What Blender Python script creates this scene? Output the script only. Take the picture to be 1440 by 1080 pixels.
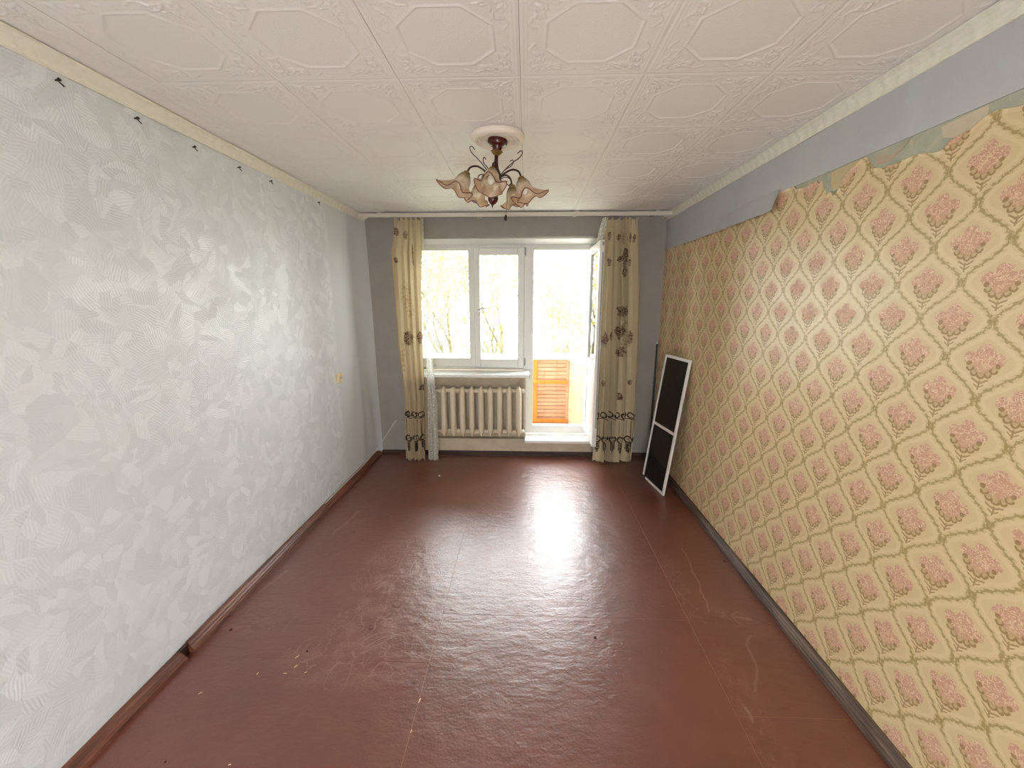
import bpy, bmesh, math, random
import numpy as np
from mathutils import Vector, Matrix, Euler
random.seed(7); RNG = np.random.default_rng(7)
for o in list(bpy.data.objects): bpy.data.objects.remove(o)
SC = bpy.context.scene; COL = SC.collection
PI = math.pi

# ------------------------------------------------------------------ camera, sky, exposure
F_PX = 572.0
cam_d = bpy.data.cameras.new('camera'); cam = bpy.data.objects.new('camera', cam_d); COL.objects.link(cam)
cam_d.sensor_fit = 'HORIZONTAL'; cam_d.sensor_width = 36.0; cam_d.lens = 36.0 * F_PX / 1440.0
cam_d.clip_start = 0.02; cam_d.clip_end = 300
cam.location = (0, 0, 1.79)
cam.rotation_euler = (math.radians(90 - 11.464), 0, math.radians(1.963))
SC.camera = cam
vs = SC.view_settings
vs.view_transform = 'Standard'; vs.look = 'None'; vs.gamma = 1.0; vs.use_curve_mapping = False
vs.exposure = -0.12
SKY_STRENGTH = 17.0
world = bpy.data.worlds.new('overcast sky'); SC.world = world; world.use_nodes = True
wn = world.node_tree; wn.nodes.clear()
w_out = wn.nodes.new('ShaderNodeOutputWorld'); w_bg = wn.nodes.new('ShaderNodeBackground')
w_tc = wn.nodes.new('ShaderNodeTexCoord'); w_sep = wn.nodes.new('ShaderNodeSeparateXYZ')
w_mr = wn.nodes.new('ShaderNodeMapRange'); w_rmp = wn.nodes.new('ShaderNodeValToRGB')
w_mr.inputs[1].default_value = -0.1; w_mr.inputs[2].default_value = 1.0
w_rmp.color_ramp.elements[0].color = (0.97, 0.985, 0.97, 1); w_rmp.color_ramp.elements[1].color = (0.89, 0.95, 1.0, 1)
wn.links.new(w_tc.outputs['Generated'], w_sep.inputs[0]); wn.links.new(w_sep.outputs[2], w_mr.inputs[0])
wn.links.new(w_mr.outputs[0], w_rmp.inputs[0]); wn.links.new(w_rmp.outputs[0], w_bg.inputs[0])
w_bg.inputs[1].default_value = SKY_STRENGTH; wn.links.new(w_bg.outputs[0], w_out.inputs[0])
BACK_W = 0.95; BACK_H = 2.05            # added opening behind the camera, lets sky brighten the near end

# ------------------------------------------------------------------ helpers
def S(r, g, b):
    f = lambda c: (c/255/12.92 if c/255 <= 0.04045 else ((c/255+0.055)/1.055)**2.4)
    return (f(r), f(g), f(b), 1.0)

class V:
    """a shader socket with arithmetic"""
    def __init__(s, nb, sock): s.nb = nb; s.s = sock
    def _m(s, op, *a): return s.nb.math(op, *a)
    def __add__(s, o): return s._m('ADD', s, o)
    __radd__ = __add__
    def __sub__(s, o): return s._m('SUBTRACT', s, o)
    def __rsub__(s, o): return s._m('SUBTRACT', o, s)
    def __mul__(s, o): return s._m('MULTIPLY', s, o)
    __rmul__ = __mul__
    def __truediv__(s, o): return s._m('DIVIDE', s, o)
    def __neg__(s): return s._m('MULTIPLY', s, -1.0)
class NB:
    def __init__(s, name):
        s.mat = bpy.data.materials.new(name); s.mat.use_nodes = True; s.t = s.mat.node_tree; s.t.nodes.clear()
        s.out = s.t.nodes.new('ShaderNodeOutputMaterial'); s._xyz = None
    def new(s, k, **kw):
        n = s.t.nodes.new(k)
        for a, b in kw.items(): setattr(n, a, b)
        return n
    def put(s, inp, v):
        if isinstance(v, V): s.t.links.new(v.s, inp)
        elif v is not None:
            if hasattr(inp.default_value, '__len__') and not hasattr(v, '__len__'): v = (v,)*len(inp.default_value)
            if hasattr(inp.default_value, '__len__'): v = tuple(v)[:len(inp.default_value)]
            inp.default_value = v
    def math(s, op, *a, clamp=False):
        n = s.new('ShaderNodeMath', operation=op); n.use_clamp = clamp
        for i, v in enumerate(a): s.put(n.inputs[i], v)
        return V(s, n.outputs[0])
    def abs(s, a): return s.math('ABSOLUTE', a)
    def sin(s, a): return s.math('SINE', a)
    def cos(s, a): return s.math('COSINE', a)
    def mx(s, a, *b):
        for c in b: a = s.math('MAXIMUM', a, c)
        return a
    def mn(s, a, b): return s.math('MINIMUM', a, b)
    def fr(s, a): return s.math('FRACT', a)
    def sqrt(s, a): return s.math('SQRT', a)
    def coords(s):
        n = s.new('ShaderNodeTexCoord'); q = s.new('ShaderNodeSeparateXYZ'); s.t.links.new(n.outputs['Object'], q.inputs[0])
        s.obj = V(s, n.outputs['Object']); s.uv = V(s, n.outputs['UV'])
        return [V(s, q.outputs[i]) for i in range(3)]
    def vec(s, x=0.0, y=0.0, z=0.0):
        n = s.new('ShaderNodeCombineXYZ')
        for i, v in enumerate((x, y, z)): s.put(n.inputs[i], v)
        return V(s, n.outputs[0])
    def step(s, v, a, b, smooth=True):      # 0 at a, 1 at b
        n = s.new('ShaderNodeMapRange'); n.interpolation_type = 'SMOOTHSTEP' if smooth else 'LINEAR'
        s.put(n.inputs[0], v); n.inputs[1].default_value = a; n.inputs[2].default_value = b
        if a > b:
            n.inputs[1].default_value = b; n.inputs[2].default_value = a; n.inputs[3].default_value = 1; n.inputs[4].default_value = 0
        return V(s, n.outputs[0])
    def noise(s, vec, scale, detail=2.0, rough=0.5, dist=0.0, out=0):
        n = s.new('ShaderNodeTexNoise'); s.put(n.inputs['Vector'], vec); s.put(n.inputs['Scale'], scale)
        n.inputs['Detail'].default_value = detail; n.inputs['Roughness'].default_value = rough; n.inputs['Distortion'].default_value = dist
        return V(s, n.outputs[out])
    def voro(s, vec, scale, feature='F1', dist='EUCLIDEAN', rnd=1.0):
        n = s.new('ShaderNodeTexVoronoi', feature=feature)
        if feature != 'DISTANCE_TO_EDGE': n.distance = dist
        s.put(n.inputs['Vector'], vec); s.put(n.inputs['Scale'], scale); n.inputs['Randomness'].default_value = rnd
        return n
    def mix(s, f, a, b):
        n = s.new('ShaderNodeMix', data_type='RGBA'); s.put(n.inputs[0], f); s.put(n.inputs[6], a); s.put(n.inputs[7], b)
        return V(s, n.outputs[2])
    def ramp(s, f, stops):
        n = s.new('ShaderNodeValToRGB'); s.put(n.inputs[0], f); e = n.color_ramp.elements
        while len(e) < len(stops): e.new(0.5)
        for el, (p, c) in zip(e, stops): el.position = p; el.color = c
        return V(s, n.outputs[0])
    def dist(s, p, q):
        n = s.new('ShaderNodeVectorMath', operation='DISTANCE'); s.put(n.inputs[0], p); n.inputs[1].default_value = q
        return V(s, n.outputs['Value'])
    def bump(s, h, strength=0.5, d=0.01):
        n = s.new('ShaderNodeBump'); n.inputs['Strength'].default_value = strength; n.inputs['Distance'].default_value = d
        s.put(n.inputs['Height'], h); return V(s, n.outputs[0])
    def pbr(s, color, rough=0.6, metal=0.0, normal=None, spec=0.5, coat=0.0, trans=0.0, sheen=0.0):
        n = s.new('ShaderNodeBsdfPrincipled')
        s.put(n.inputs['Base Color'], color); s.put(n.inputs['Roughness'], rough); s.put(n.inputs['Metallic'], metal)
        s.put(n.inputs['Specular IOR Level'], spec); n.inputs['Coat Weight'].default_value = coat
        n.inputs['Transmission Weight'].default_value = trans; n.inputs['Sheen Weight'].default_value = sheen
        if normal is not None: s.put(n.inputs['Normal'], normal)
        return V(s, n.outputs[0])
    def add_trans(s, shader, color, f):
        t = s.new('ShaderNodeBsdfTranslucent'); s.put(t.inputs[0], color)
        m = s.new('ShaderNodeMixShader'); s.put(m.inputs[0], f); s.t.links.new(shader.s, m.inputs[1]); s.t.links.new(t.outputs[0], m.inputs[2])
        return V(s, m.outputs[0])
    def add_clear(s, shader, f):            # f = share that lets light straight through
        t = s.new('ShaderNodeBsdfTransparent'); m = s.new('ShaderNodeMixShader'); s.put(m.inputs[0], f)
        s.t.links.new(shader.s, m.inputs[1]); s.t.links.new(t.outputs[0], m.inputs[2]); return V(s, m.outputs[0])
    def done(s, shader): s.t.links.new(shader.s, s.out.inputs[0]); return s.mat
def plain(name, color, rough=0.5, metal=0.0, var=0.06, scale=14.0, bump=0.0, bscale=60.0, spec=0.5):
    b = NB(name); b.coords()
    n = b.noise(b.obj, scale, 3)
    c = b.mix(n, tuple(x*(1-var) for x in color[:3])+(1,), tuple(min(1, x*(1+var)) for x in color[:3])+(1,))
    nm = b.bump(b.noise(b.obj, bscale, 3), bump, 0.004) if bump else None
    return b.done(b.pbr(c, rough, metal, nm, spec))

class MB:
    def __init__(s): s.v = []; s.f = []; s.uv = None
    def add(s, vs, fs):
        o = len(s.v); s.v += [tuple(v) for v in vs]; s.f += [tuple(i+o for i in f) for f in fs]; return s
    def hexa(s, p):       # 8 corners: bottom ring 0-3, top ring 4-7
        return s.add(p, [(3,2,1,0),(4,5,6,7),(0,1,5,4),(1,2,6,5),(2,3,7,6),(3,0,4,7)])
    def box(s, x0, x1, y0, y1, z0, z1, b=0.0):
        if b <= 0:
            return s.hexa([(x0,y0,z0),(x1,y0,z0),(x1,y1,z0),(x0,y1,z0),(x0,y0,z1),(x1,y0,z1),(x1,y1,z1),(x0,y1,z1)])
        bm = bmesh.new(); bmesh.ops.create_cube(bm, size=1)
        for v in bm.verts: v.co = ((x0+x1)/2+v.co.x*(x1-x0), (y0+y1)/2+v.co.y*(y1-y0), (z0+z1)/2+v.co.z*(z1-z0))
        bmesh.ops.bevel(bm, geom=bm.edges[:], offset=b, segments=2, affect='EDGES', profile=0.6)
        return s.bm(bm)
    def bm(s, bm, M=None):
        bm.verts.index_update(); s.add([(M @ v.co if M else v.co) for v in bm.verts], [[v.index for v in f.verts] for f in bm.faces]); bm.free(); return s
    def tube(s, pts, r, n=8, cap=True, close=False):
        P = [Vector(p) for p in pts]; m = len(P); R = r if hasattr(r, '__len__') else [r]*m
        o = len(s.v); up = None
        for i in range(m):
            a = P[i-1] if (i > 0 or close) else P[i]; c = P[(i+1) % m] if (i < m-1 or close) else P[i]
            t = (c-a).normalized()
            if up is None: up = t.orthogonal().normalized()
            up = (up - t*up.dot(t)); up = up.normalized() if up.length > 1e-6 else t.orthogonal().normalized()
            w = t.cross(up)
            for k in range(n):
                q = 2*PI*k/n; s.v.append(tuple(P[i]+(up*math.cos(q)+w*math.sin(q))*R[i]))
        for i in range(m if close else m-1):
            j = (i+1) % m
            for k in range(n): s.f.append((o+i*n+k, o+i*n+(k+1) % n, o+j*n+(k+1) % n, o+j*n+k))
        if cap and not close:
            s.f.append(tuple(o+k for k in reversed(range(n)))); s.f.append(tuple(o+(m-1)*n+k for k in range(n)))
        return s
    def lathe(s, prof, c=(0,0,0), n=24, cap=True):     # prof: (r, z) from low to high
        o = len(s.v)
        for r, z in prof:
            for k in range(n): s.v.append((c[0]+r*math.cos(2*PI*k/n), c[1]+r*math.sin(2*PI*k/n), c[2]+z))
        for i in range(len(prof)-1):
            for k in range(n): s.f.append((o+i*n+k, o+i*n+(k+1) % n, o+(i+1)*n+(k+1) % n, o+(i+1)*n+k))
        if cap:
            s.f.append(tuple(o+k for k in reversed(range(n)))); s.f.append(tuple(o+(len(prof)-1)*n+k for k in range(n)))
        return s
    def grid(s, nu, nv, fn):
        o = len(s.v)
        for j in range(nv+1):
            for i in range(nu+1): s.v.append(tuple(fn(i/nu, j/nv)))
        for j in range(nv):
            for i in range(nu): a = o+j*(nu+1)+i; s.f.append((a, a+1, a+nu+2, a+nu+1))
        return s
    def prism(s, poly, axis, a, b):    # poly of 2-D points extruded along an axis (x: poly is (y,z); y: (x,z); z: (x,y))
        mk = {'x': lambda p, t: (t, p[0], p[1]), 'y': lambda p, t: (p[0], t, p[1]), 'z': lambda p, t: (p[0], p[1], t)}[axis]
        o = len(s.v); n = len(poly)
        s.v += [mk(p, a) for p in poly]+[mk(p, b) for p in poly]
        s.f.append(tuple(o+i for i in reversed(range(n)))); s.f.append(tuple(o+n+i for i in range(n)))
        for i in range(n): j = (i+1) % n; s.f.append((o+i, o+j, o+n+j, o+n+i))
        return s
    def move(s, M, start=0):
        for i in range(start, len(s.v)): s.v[i] = tuple(M @ Vector(s.v[i]))
        return s
def wloc(o):
    p = Vector((0,0,0))
    while o: p += o.location; o = o.parent
    return p
def obj(name, mb, mat, parent=None, smooth=False, local=False, fix=True, angle=40):
    me = bpy.data.meshes.new(name); me.from_pydata(mb.v, [], mb.f); me.update()
    if fix:
        bm = bmesh.new(); bm.from_mesh(me); bmesh.ops.recalc_face_normals(bm, faces=bm.faces[:]); bm.to_mesh(me); bm.free()
    o = bpy.data.objects.new(name, me); COL.objects.link(o)
    if parent:
        o.parent = parent
        if not local: me.transform(Matrix.Translation(-wloc(parent)))
    me.materials.append(mat)
    if smooth:
        me.polygons.foreach_set('use_smooth', [True]*len(me.polygons))
        if angle < 180: me.set_sharp_from_angle(angle=math.radians(angle))
    return o
def tag(o, label, cat, group=None):
    o['label'] = label; o['category'] = cat
    if group: o['group'] = group
    return o
def thing(name, label, cat, loc=(0,0,0), group=None):
    o = bpy.data.objects.new(name, None); COL.objects.link(o); o.location = loc; o.empty_display_size = 0.05
    return tag(o, label, cat, group)
def struct(o): o['kind'] = 'structure'; return o
def sempty(name, loc=(0,0,0)):
    o = bpy.data.objects.new(name, None); COL.objects.link(o); o.location = loc; return struct(o)
def dup(o, parent=None):
    c = o.copy(); COL.objects.link(c)
    if parent: c.parent = parent
    for ch in [k for k in bpy.data.objects if k.parent == o and k != c]: dup(ch, c)
    return c

# ------------------------------------------------------------------ materials
def mat_left_paper():
    b = NB('pearly brush stroke wallpaper'); X, Y, Z = b.coords()
    p0 = b.vec(Y, Z, 0.0)
    nz = b.new('ShaderNodeTexNoise'); b.put(nz.inputs['Vector'], p0); nz.inputs['Scale'].default_value = 5.5; nz.inputs['Detail'].default_value = 0.5
    def warp(k, off):
        n = b.new('ShaderNodeVectorMath', operation='MULTIPLY_ADD'); b.t.links.new(nz.outputs[1], n.inputs[0]); n.inputs[1].default_value = (k, k, 0)
        a = b.new('ShaderNodeVectorMath', operation='ADD'); b.put(a.inputs[0], p0); a.inputs[1].default_value = off
        b.t.links.new(a.outputs[0], n.inputs[2]); return V(b, n.outputs[0])
    tone = None; stripes = None
    for k, (sc, off, wk) in enumerate(((12.5, (0, 0, 0), 0.15), (17.0, (3.3, 1.7, 0), 0.20))):
        w = warp(wk, off); vo = b.voro(w, sc, 'F1', 'EUCLIDEAN')
        q = b.new('ShaderNodeSeparateColor'); b.t.links.new(vo.outputs['Color'], q.inputs[0])
        r, g, bl = [V(b, q.outputs[i]) for i in range(3)]
        A = g*(2*PI)
        st = b.sin((Y*b.cos(A)+Z*b.sin(A))*520.0 + b.noise(p0, 9.0)*14.0)
        tone = r if tone is None else b.mix(b.step(bl, 0.45, 0.5), tone, r)
        stripes = st if stripes is None else b.mix(b.step(bl, 0.45, 0.5), stripes, st)
    pat = b.step(Y, 3.74, 3.66)             # the far strip by the corner is a smoother roll
    c = b.ramp(tone, [(0.0, S(211, 215, 219)), (0.5, S(217, 221, 225)), (1.0, S(228, 232, 236))])
    c = b.mix(pat, S(212, 215, 219), c)
    c = b.mix(b.noise(p0, 1.3, 3)*0.2, c, S(216, 214, 214))
    h = (tone*0.6 + stripes*0.28)*pat + b.noise(p0, 140.0, 2)*0.25
    rough = b.mix(pat, 0.6, 0.52 - tone*0.26)
    return b.done(b.pbr(c, rough, 0, b.bump(h, 0.32, 0.004), 0.45))
def mat_damask():
    b = NB('ogee flower wallpaper'); X, Y, Z = b.coords()
    PU, PV = 0.244, 0.2535
    wob = b.noise(b.vec(Y, Z, 0.0), 38.0, 2)-0.5; wob2 = b.noise(b.vec(Z, Y, 3.0), 38.0, 2)-0.5
    u = (1.351-Y+wob*0.010)/PU; v = (Z-1.600+wob2*0.010)/PV
    ua = b.fr(u+0.5)-0.5; va = b.fr(v+0.5)-0.5
    edge = 0.25+b.cos(va*(2*PI))*0.225
    au = b.abs(ua); dd = au-edge
    slope = b.sin(va*(2*PI))*(0.225*2*PI*PU/PV)
    dline = b.abs(dd)*PU/b.sqrt(slope*slope+1.0)
    inA = b.step(dd, 0.001, -0.001)
    ub = b.fr(u)-0.5; vb = b.fr(v)-0.5
    x = b.mix(inA, ub, ua)*PU; y = b.mix(inA, vb, va)*PV
    ax = b.abs(x); pm = b.vec(ax, y, 0.0)
    fine = b.noise(b.vec(Y, Z, 0.0), 330.0, 2, 0.6)
    mid = b.noise(b.vec(Y, Z, 0.0), 120.0, 3, 0.6)
    # garland line: leaflets along both sides
    phase = b.fr(v*13.0); leaf = b.step(b.abs(phase-0.5), 0.32, 0.12)
    wline = 0.0028+leaf*0.0052*b.step(mid, 0.3, 0.62)
    gar = b.step(dline-wline, 0.0016, -0.0012)*b.step(mid, 0.33, 0.46)
    gar2 = b.step(b.abs(dline-0.010), 0.0035, 0.0012)*leaf*b.step(fine, 0.45, 0.6)*0.6
    # rosette at the knots of the net
    ru = b.fr(u)-0.5; rv = va; r1 = b.sqrt(ru*ru*(PU*PU)+rv*rv*(PV*PV))
    ru2 = ua; rv2 = b.fr(v)-0.5; r2 = b.sqrt(ru2*ru2*(PU*PU)+rv2*rv2*(PV*PV))
    rr = b.mn(r1, r2)
    ros = b.mx(b.step(rr, 0.020, 0.014)*b.step(mid, 0.40, 0.55), b.step(b.abs(rr-0.007), 0.0035, 0.0015))
    # flower
    pw = (b.noise(b.vec(Y, Z, 1.0), 70.0, 2)-0.5)*0.016
    pet = b.mx(b.step(b.dist(pm, (0.0, 0.035, 0))+pw, 0.0250, 0.021), b.step(b.dist(pm, (0.041, 0.009, 0))+pw, 0.0235, 0.019),
               b.step(b.dist(pm, (0.0, -0.006, 0))+pw, 0.037, 0.031), b.step(b.dist(pm, (0.018, 0.014, 0))+pw, 0.022, 0.016))
    scal = None
    for q in ((0.0, -0.046, 0), (0.0205, -0.039, 0), (0.0350, -0.024, 0)):
        d = b.dist(pm, q); ring = b.step(b.abs(d-0.0092), 0.0046, 0.0020)*b.step(y, q[1]+0.006, q[1]-0.001)
        blob = b.step(d, 0.0125, 0.009)*0.35
        t = b.mx(ring, blob); scal = t if scal is None else b.mx(scal, t)
    d4 = b.step(b.dist(pm, (0.0425, -0.010, 0)), 0.0095, 0.007); scal = b.mx(scal, d4*0.9)
    veins = b.step(b.abs(b.noise(b.vec(Y, Z, 0.0), 60.0, 2, 0.5, 1.2)-0.5), 0.05, 0.02)
    stem = b.mx(b.step(b.abs(y+0.072-ax*0.55), 0.0042, 0.002)*b.step(ax, 0.028, 0.022), b.step(ax, 0.0035, 0.0018)*b.step(b.abs(y+0.078), 0.018, 0.012),
                b.step(b.abs(y+0.086-ax*0.7), 0.0035, 0.0017)*b.step(ax, 0.018, 0.014))
    weave = b.sin(Z*2600.0)*0.5+0.5
    bg = b.mix(fine, S(208, 184, 138), S(222, 200, 156))
    halo = b.step(b.abs(dline-0.018), 0.012, 0.004)
    bg = b.mix(halo*0.22, bg, S(240, 222, 184))
    pink = b.mix(veins*0.9, S(200, 146, 126), S(232, 206, 172))
    pink = b.mix(b.step(y, 0.0, -0.045)*0.65, pink, S(196, 156, 116))
    brown = b.mix(fine, S(134, 102, 54), S(160, 126, 74))
    olive = b.mix(fine, S(154, 130, 76), S(178, 154, 98))
    c = b.mix(pet*(0.66+fine*0.3), bg, pink)
    c = b.mix(scal*0.85, c, brown); c = b.mix(stem*0.75, c, brown)
    c = b.mix(b.mx(gar, gar2)*0.85, c, olive); c = b.mix(ros*0.75, c, olive)
    relief = pet*0.25+scal*0.5+gar*0.5+fine*0.3+weave*0.05
    return b.done(b.pbr(c, b.mix(pet, 0.40, 0.55), 0, b.bump(relief, 0.25, 0.002), 0.5))
def mat_mottled(name, c1, c2, scale, rough=0.75, bump=0.2, bsc=90.0, c3=None):
    b = NB(name); b.coords(); n = b.noise(b.obj, scale, 5, 0.6, 0.4)
    c = b.mix(b.step(n, 0.35, 0.65), c1, c2)
    if c3: c = b.mix(b.step(b.noise(b.obj, scale*2.3, 4, 0.6, 0.8), 0.55, 0.68), c, c3)
    h = b.noise(b.obj, bsc, 3, 0.6)
    return b.done(b.pbr(c, rough, 0, b.bump(h, bump, 0.004)))
def mat_floor():
    b = NB('brown red floor paint'); X, Y, Z = b.coords(); p = b.vec(X, Y, 0.0)
    big = b.noise(p, 1.4, 4, 0.55); mid = b.noise(p, 9.0, 4, 0.6)
    c = b.ramp(big*0.6+mid*0.4, [(0.3, S(96, 41, 26)), (0.52, S(110, 50, 33)), (0.72, S(120, 60, 42))])
    # scuffed places: fine pale scratches inside worn patches
    scr = None
    for sc, off in ((3.2, 0.0), (5.5, 7.0), (8.0, 13.0)):
        n = b.noise(b.vec(X, Y*0.7, off), sc, 1.5, 0.5, 1.6)
        t = b.step(b.abs(n-0.5), 0.010, 0.002); scr = t if scr is None else b.mx(scr, t)
    masks = None
    for (mx_, my_, rx, ry, k) in ((-0.86,2.44,.26,.5,1.), (-0.80,2.0,.3,.28,1.), (-0.9,1.72,.35,.16,.9), (-1.36,3.05,.12,.35,.5), (-1.5,2.0,.3,.14,.45),
                             (1.12,2.08,.22,.07,1.), (1.0,2.35,.06,.3,.8), (1.02,1.62,.07,.3,.4), (1.0,1.35,.08,.12,.4), (-0.4,2.6,.5,.8,.4), (-.3,1.35,.5,.15,.12), (.35,2.6,.4,.5,.25)):
        ex = (X-mx_)/rx; ey = (Y-my_)/ry; m = b.step(ex*ex+ey*ey, 1.6, 0.2)*k; masks = m if masks is None else b.mx(masks, m)
    haze = masks*b.step(mid, 0.42, 0.72)
    def seg(x0, y0, x1, y1, w):     # one long crease in the paint
        dx, dy = x1-x0, y1-y0; L2 = dx*dx+dy*dy
        wx = X+(b.noise(p, 6.0, 2)-0.5)*0.09
        t = b.math('MULTIPLY', (wx-x0)*dx+(Y-y0)*dy, 1/L2, clamp=True)
        ax = wx-x0-t*dx; ay = Y-y0-t*dy
        return b.step(b.sqrt(ax*ax+ay*ay), w, w*0.3)
    marks = b.mx(seg(1.17,2.75,1.10,2.12,.008), seg(1.06,2.10,1.36,2.06,.022)*b.step(mid, .4, .6), seg(-1.44,3.2,-1.5,2.85,.02)*0.6, seg(1.0,1.75,1.0,1.33,.012)*b.step(mid, .45, .6),
                 seg(1.22,1.95,1.10,1.62,.010)*.6, seg(-1.60,2.4,-1.66,2.2,.02)*.5)
    worn = b.mx(scr*masks*0.30, haze*0.16, marks*0.38)
    c = b.mix(worn, c, S(188, 150, 132))
    dust = b.step(b.noise(p, 55.0, 2, 0.5), 0.70, 0.78)*0.25
    c = b.mix(dust, c, S(170, 130, 112))
    rip = b.noise(b.vec(X*0.55, Y, 0.0), 26.0, 3, 0.55)*0.7 + b.noise(b.vec(X, Y, 2.0), 90.0, 2)*0.25 + b.noise(p, 5.0, 2)*1.2
    rough = 0.24+mid*0.12+worn*0.3
    n = b.new('ShaderNodeBsdfPrincipled'); nm = b.bump(rip, 0.34, 0.012)
    b.put(n.inputs['Base Color'], c); b.put(n.inputs['Roughness'], 0.42+mid*0.1); b.put(n.inputs['Normal'], nm); b.put(n.inputs['Specular IOR Level'], 0.6)
    n.inputs['Coat Weight'].default_value = 1.0; n.inputs['Coat IOR'].default_value = 1.65; b.put(n.inputs['Coat Roughness'], rough); b.put(n.inputs['Coat Normal'], nm)
    return b.done(V(b, n.outputs[0]))
def mat_curtain():
    b = NB('cream curtain cloth with maroon print'); b.coords()
    q = b.new('ShaderNodeSeparateXYZ'); b.t.links.new(b.uv.s, q.inputs[0]); u, z = V(b, q.outputs[0]), V(b, q.outputs[1])
    p = b.vec(u, z, 0.0)
    weave = b.noise(b.vec(u*1.0, z*0.25, 0.0), 420.0, 2)
    c = b.mix(weave, S(200, 183, 150), S(214, 199, 168))
    glyph = b.step(b.abs(b.noise(p, 42.0, 2, 0.6, 1.5)-0.5), 0.085, 0.05)
    mk = None; ghost = None
    for (mu, mz, ru, rz) in MOTIFS:
        d = b.sqrt((u-mu)*(u-mu)/(ru*ru)+(z-mz)*(z-mz)/(rz*rz))
        m = b.step(d+(b.noise(p, 30.0, 2)-0.5)*1.4, 1.15, 0.85); mk = m if mk is None else b.mx(mk, m)
    c = b.mix(mk*b.mx(glyph, 0.35)*0.92, c, S(82, 16, 22))
    for (mu, mz, ru, rz) in GHOSTS:
        d = b.sqrt((u-mu)*(u-mu)/(ru*ru)+(z-mz)*(z-mz)/(rz*rz))
        m = b.step(d, 1.2, 0.6); ghost = m if ghost is None else b.mx(ghost, m)
    c = b.mix(ghost*b.step(b.noise(p, 34.0, 3), 0.4, 0.6)*0.5, c, S(150, 118, 62))
    def rings(z0, per, r, w):
        a = (b.fr(u/per)-0.5)*per; d = b.sqrt(a*a+(z-z0)*(z-z0)); return b.step(b.abs(d-r), w, w*0.5)
    def tassels(z0, z1, per, w0):
        a = b.abs(b.fr(u/per)-0.5)*per; t = b.step(z, z1, z1-0.01)*b.step(z, z0-0.01, z0); return b.step(a, w0, w0*0.6)*t
    orn = b.mx(rings(0.555, 0.075, 0.028, 0.010), b.step(b.abs(z-0.515), 0.006, 0.003), rings(0.275, 0.085, 0.034, 0.011), rings(0.275, 0.0425, 0.016, 0.007)*0.5,
               tassels(0.31, 0.50, 0.0425, 0.0035)*0.8, tassels(0.13, 0.235, 0.085, 0.017), tassels(0.16, 0.26, 0.0425, 0.006))
    orn = orn*b.step(b.noise(p, 60.0, 2), 0.3, 0.42)
    c = b.mix(orn*0.92, c, S(44, 20, 24))
    sh = b.pbr(c, 0.85, 0, b.bump(weave, 0.15, 0.002), 0.2)
    return b.done(b.add_trans(sh, c, 0.22))
def mat_net():
    b = NB('white net cloth'); b.coords()
    h = b.step(b.noise(b.obj, 70.0, 3, 0.6, 1.0), 0.48, 0.6)
    sh = b.add_trans(b.pbr(S(232, 232, 226), 0.9, 0, None, 0.1), S(240, 240, 236), 0.45)
    return b.done(b.add_clear(sh, 0.38-h*0.30))
def mat_glass():
    b = NB('window glass'); g = b.new('ShaderNodeBsdfGlossy'); g.inputs['Roughness'].default_value = 0.02
    fr = b.new('ShaderNodeFresnel'); fr.inputs[0].default_value = 1.45
    t = b.new('ShaderNodeBsdfTransparent'); t.inputs[0].default_value = (0.96, 0.98, 0.97, 1)
    m = b.new('ShaderNodeMixShader'); b.t.links.new(fr.outputs[0], m.inputs[0]); b.t.links.new(t.outputs[0], m.inputs[1]); b.t.links.new(g.outputs[0], m.inputs[2])
    return b.done(V(b, m.outputs[0]))
def mat_screen():
    b = NB('dark insect mesh'); X, Y, Z = b.coords()
    sh = b.pbr(S(34, 32, 28), 0.8, 0, b.bump(b.noise(b.obj, 220.0, 1), 0.2, 0.002), 0.2)
    return b.done(b.add_clear(sh, 0.30))
def mat_shade():
    b = NB('amber marbled shade glass'); b.coords()
    n = b.noise(b.obj, 26.0, 4, 0.6, 0.6)
    X, Y, Z = b.coords()
    c = b.mix(b.step(n, 0.35, 0.65), S(206, 184, 152), S(230, 216, 192))
    c = b.mix(b.step(Z, -0.05, -0.005), c, S(140, 118, 78))
    c = b.mix(b.step(Z+(n-0.5)*0.03, -0.070, -0.088)*0.45, c, S(176, 128, 104))
    sh = b.pbr(c, 0.3, 0, None, 0.5); return b.done(b.add_trans(sh, c, 0.40))
def mat_wood(name, c1, c2, rough, axis, sc=6.0):
    b = NB(name); X, Y, Z = b.coords(); k = [1.0, 1.0, 1.0]; k['xyz'.index(axis)] = 0.06
    n = b.noise(b.vec(X*k[0], Y*k[1], Z*k[2]), sc*9, 4, 0.6, 0.3); n2 = b.noise(b.vec(X, Y, Z), 3.0, 3)
    c = b.mix(b.step(n*0.7+n2*0.3, 0.38, 0.64), c1, c2); return b.done(b.pbr(c, rough, 0, b.bump(n, 0.15, 0.003)))
def mat_cornice():
    b = NB('cream foam cornice'); X, Y, Z = b.coords()
    w = b.sin((Y+Z*0.9)*95.0+b.noise(b.obj, 20.0)*5.0)
    return b.done(b.pbr(b.mix(b.noise(b.obj, 30.0), S(222, 218, 202), S(234, 231, 217)), 0.6, 0, b.bump(w, 0.35, 0.004)))

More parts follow.
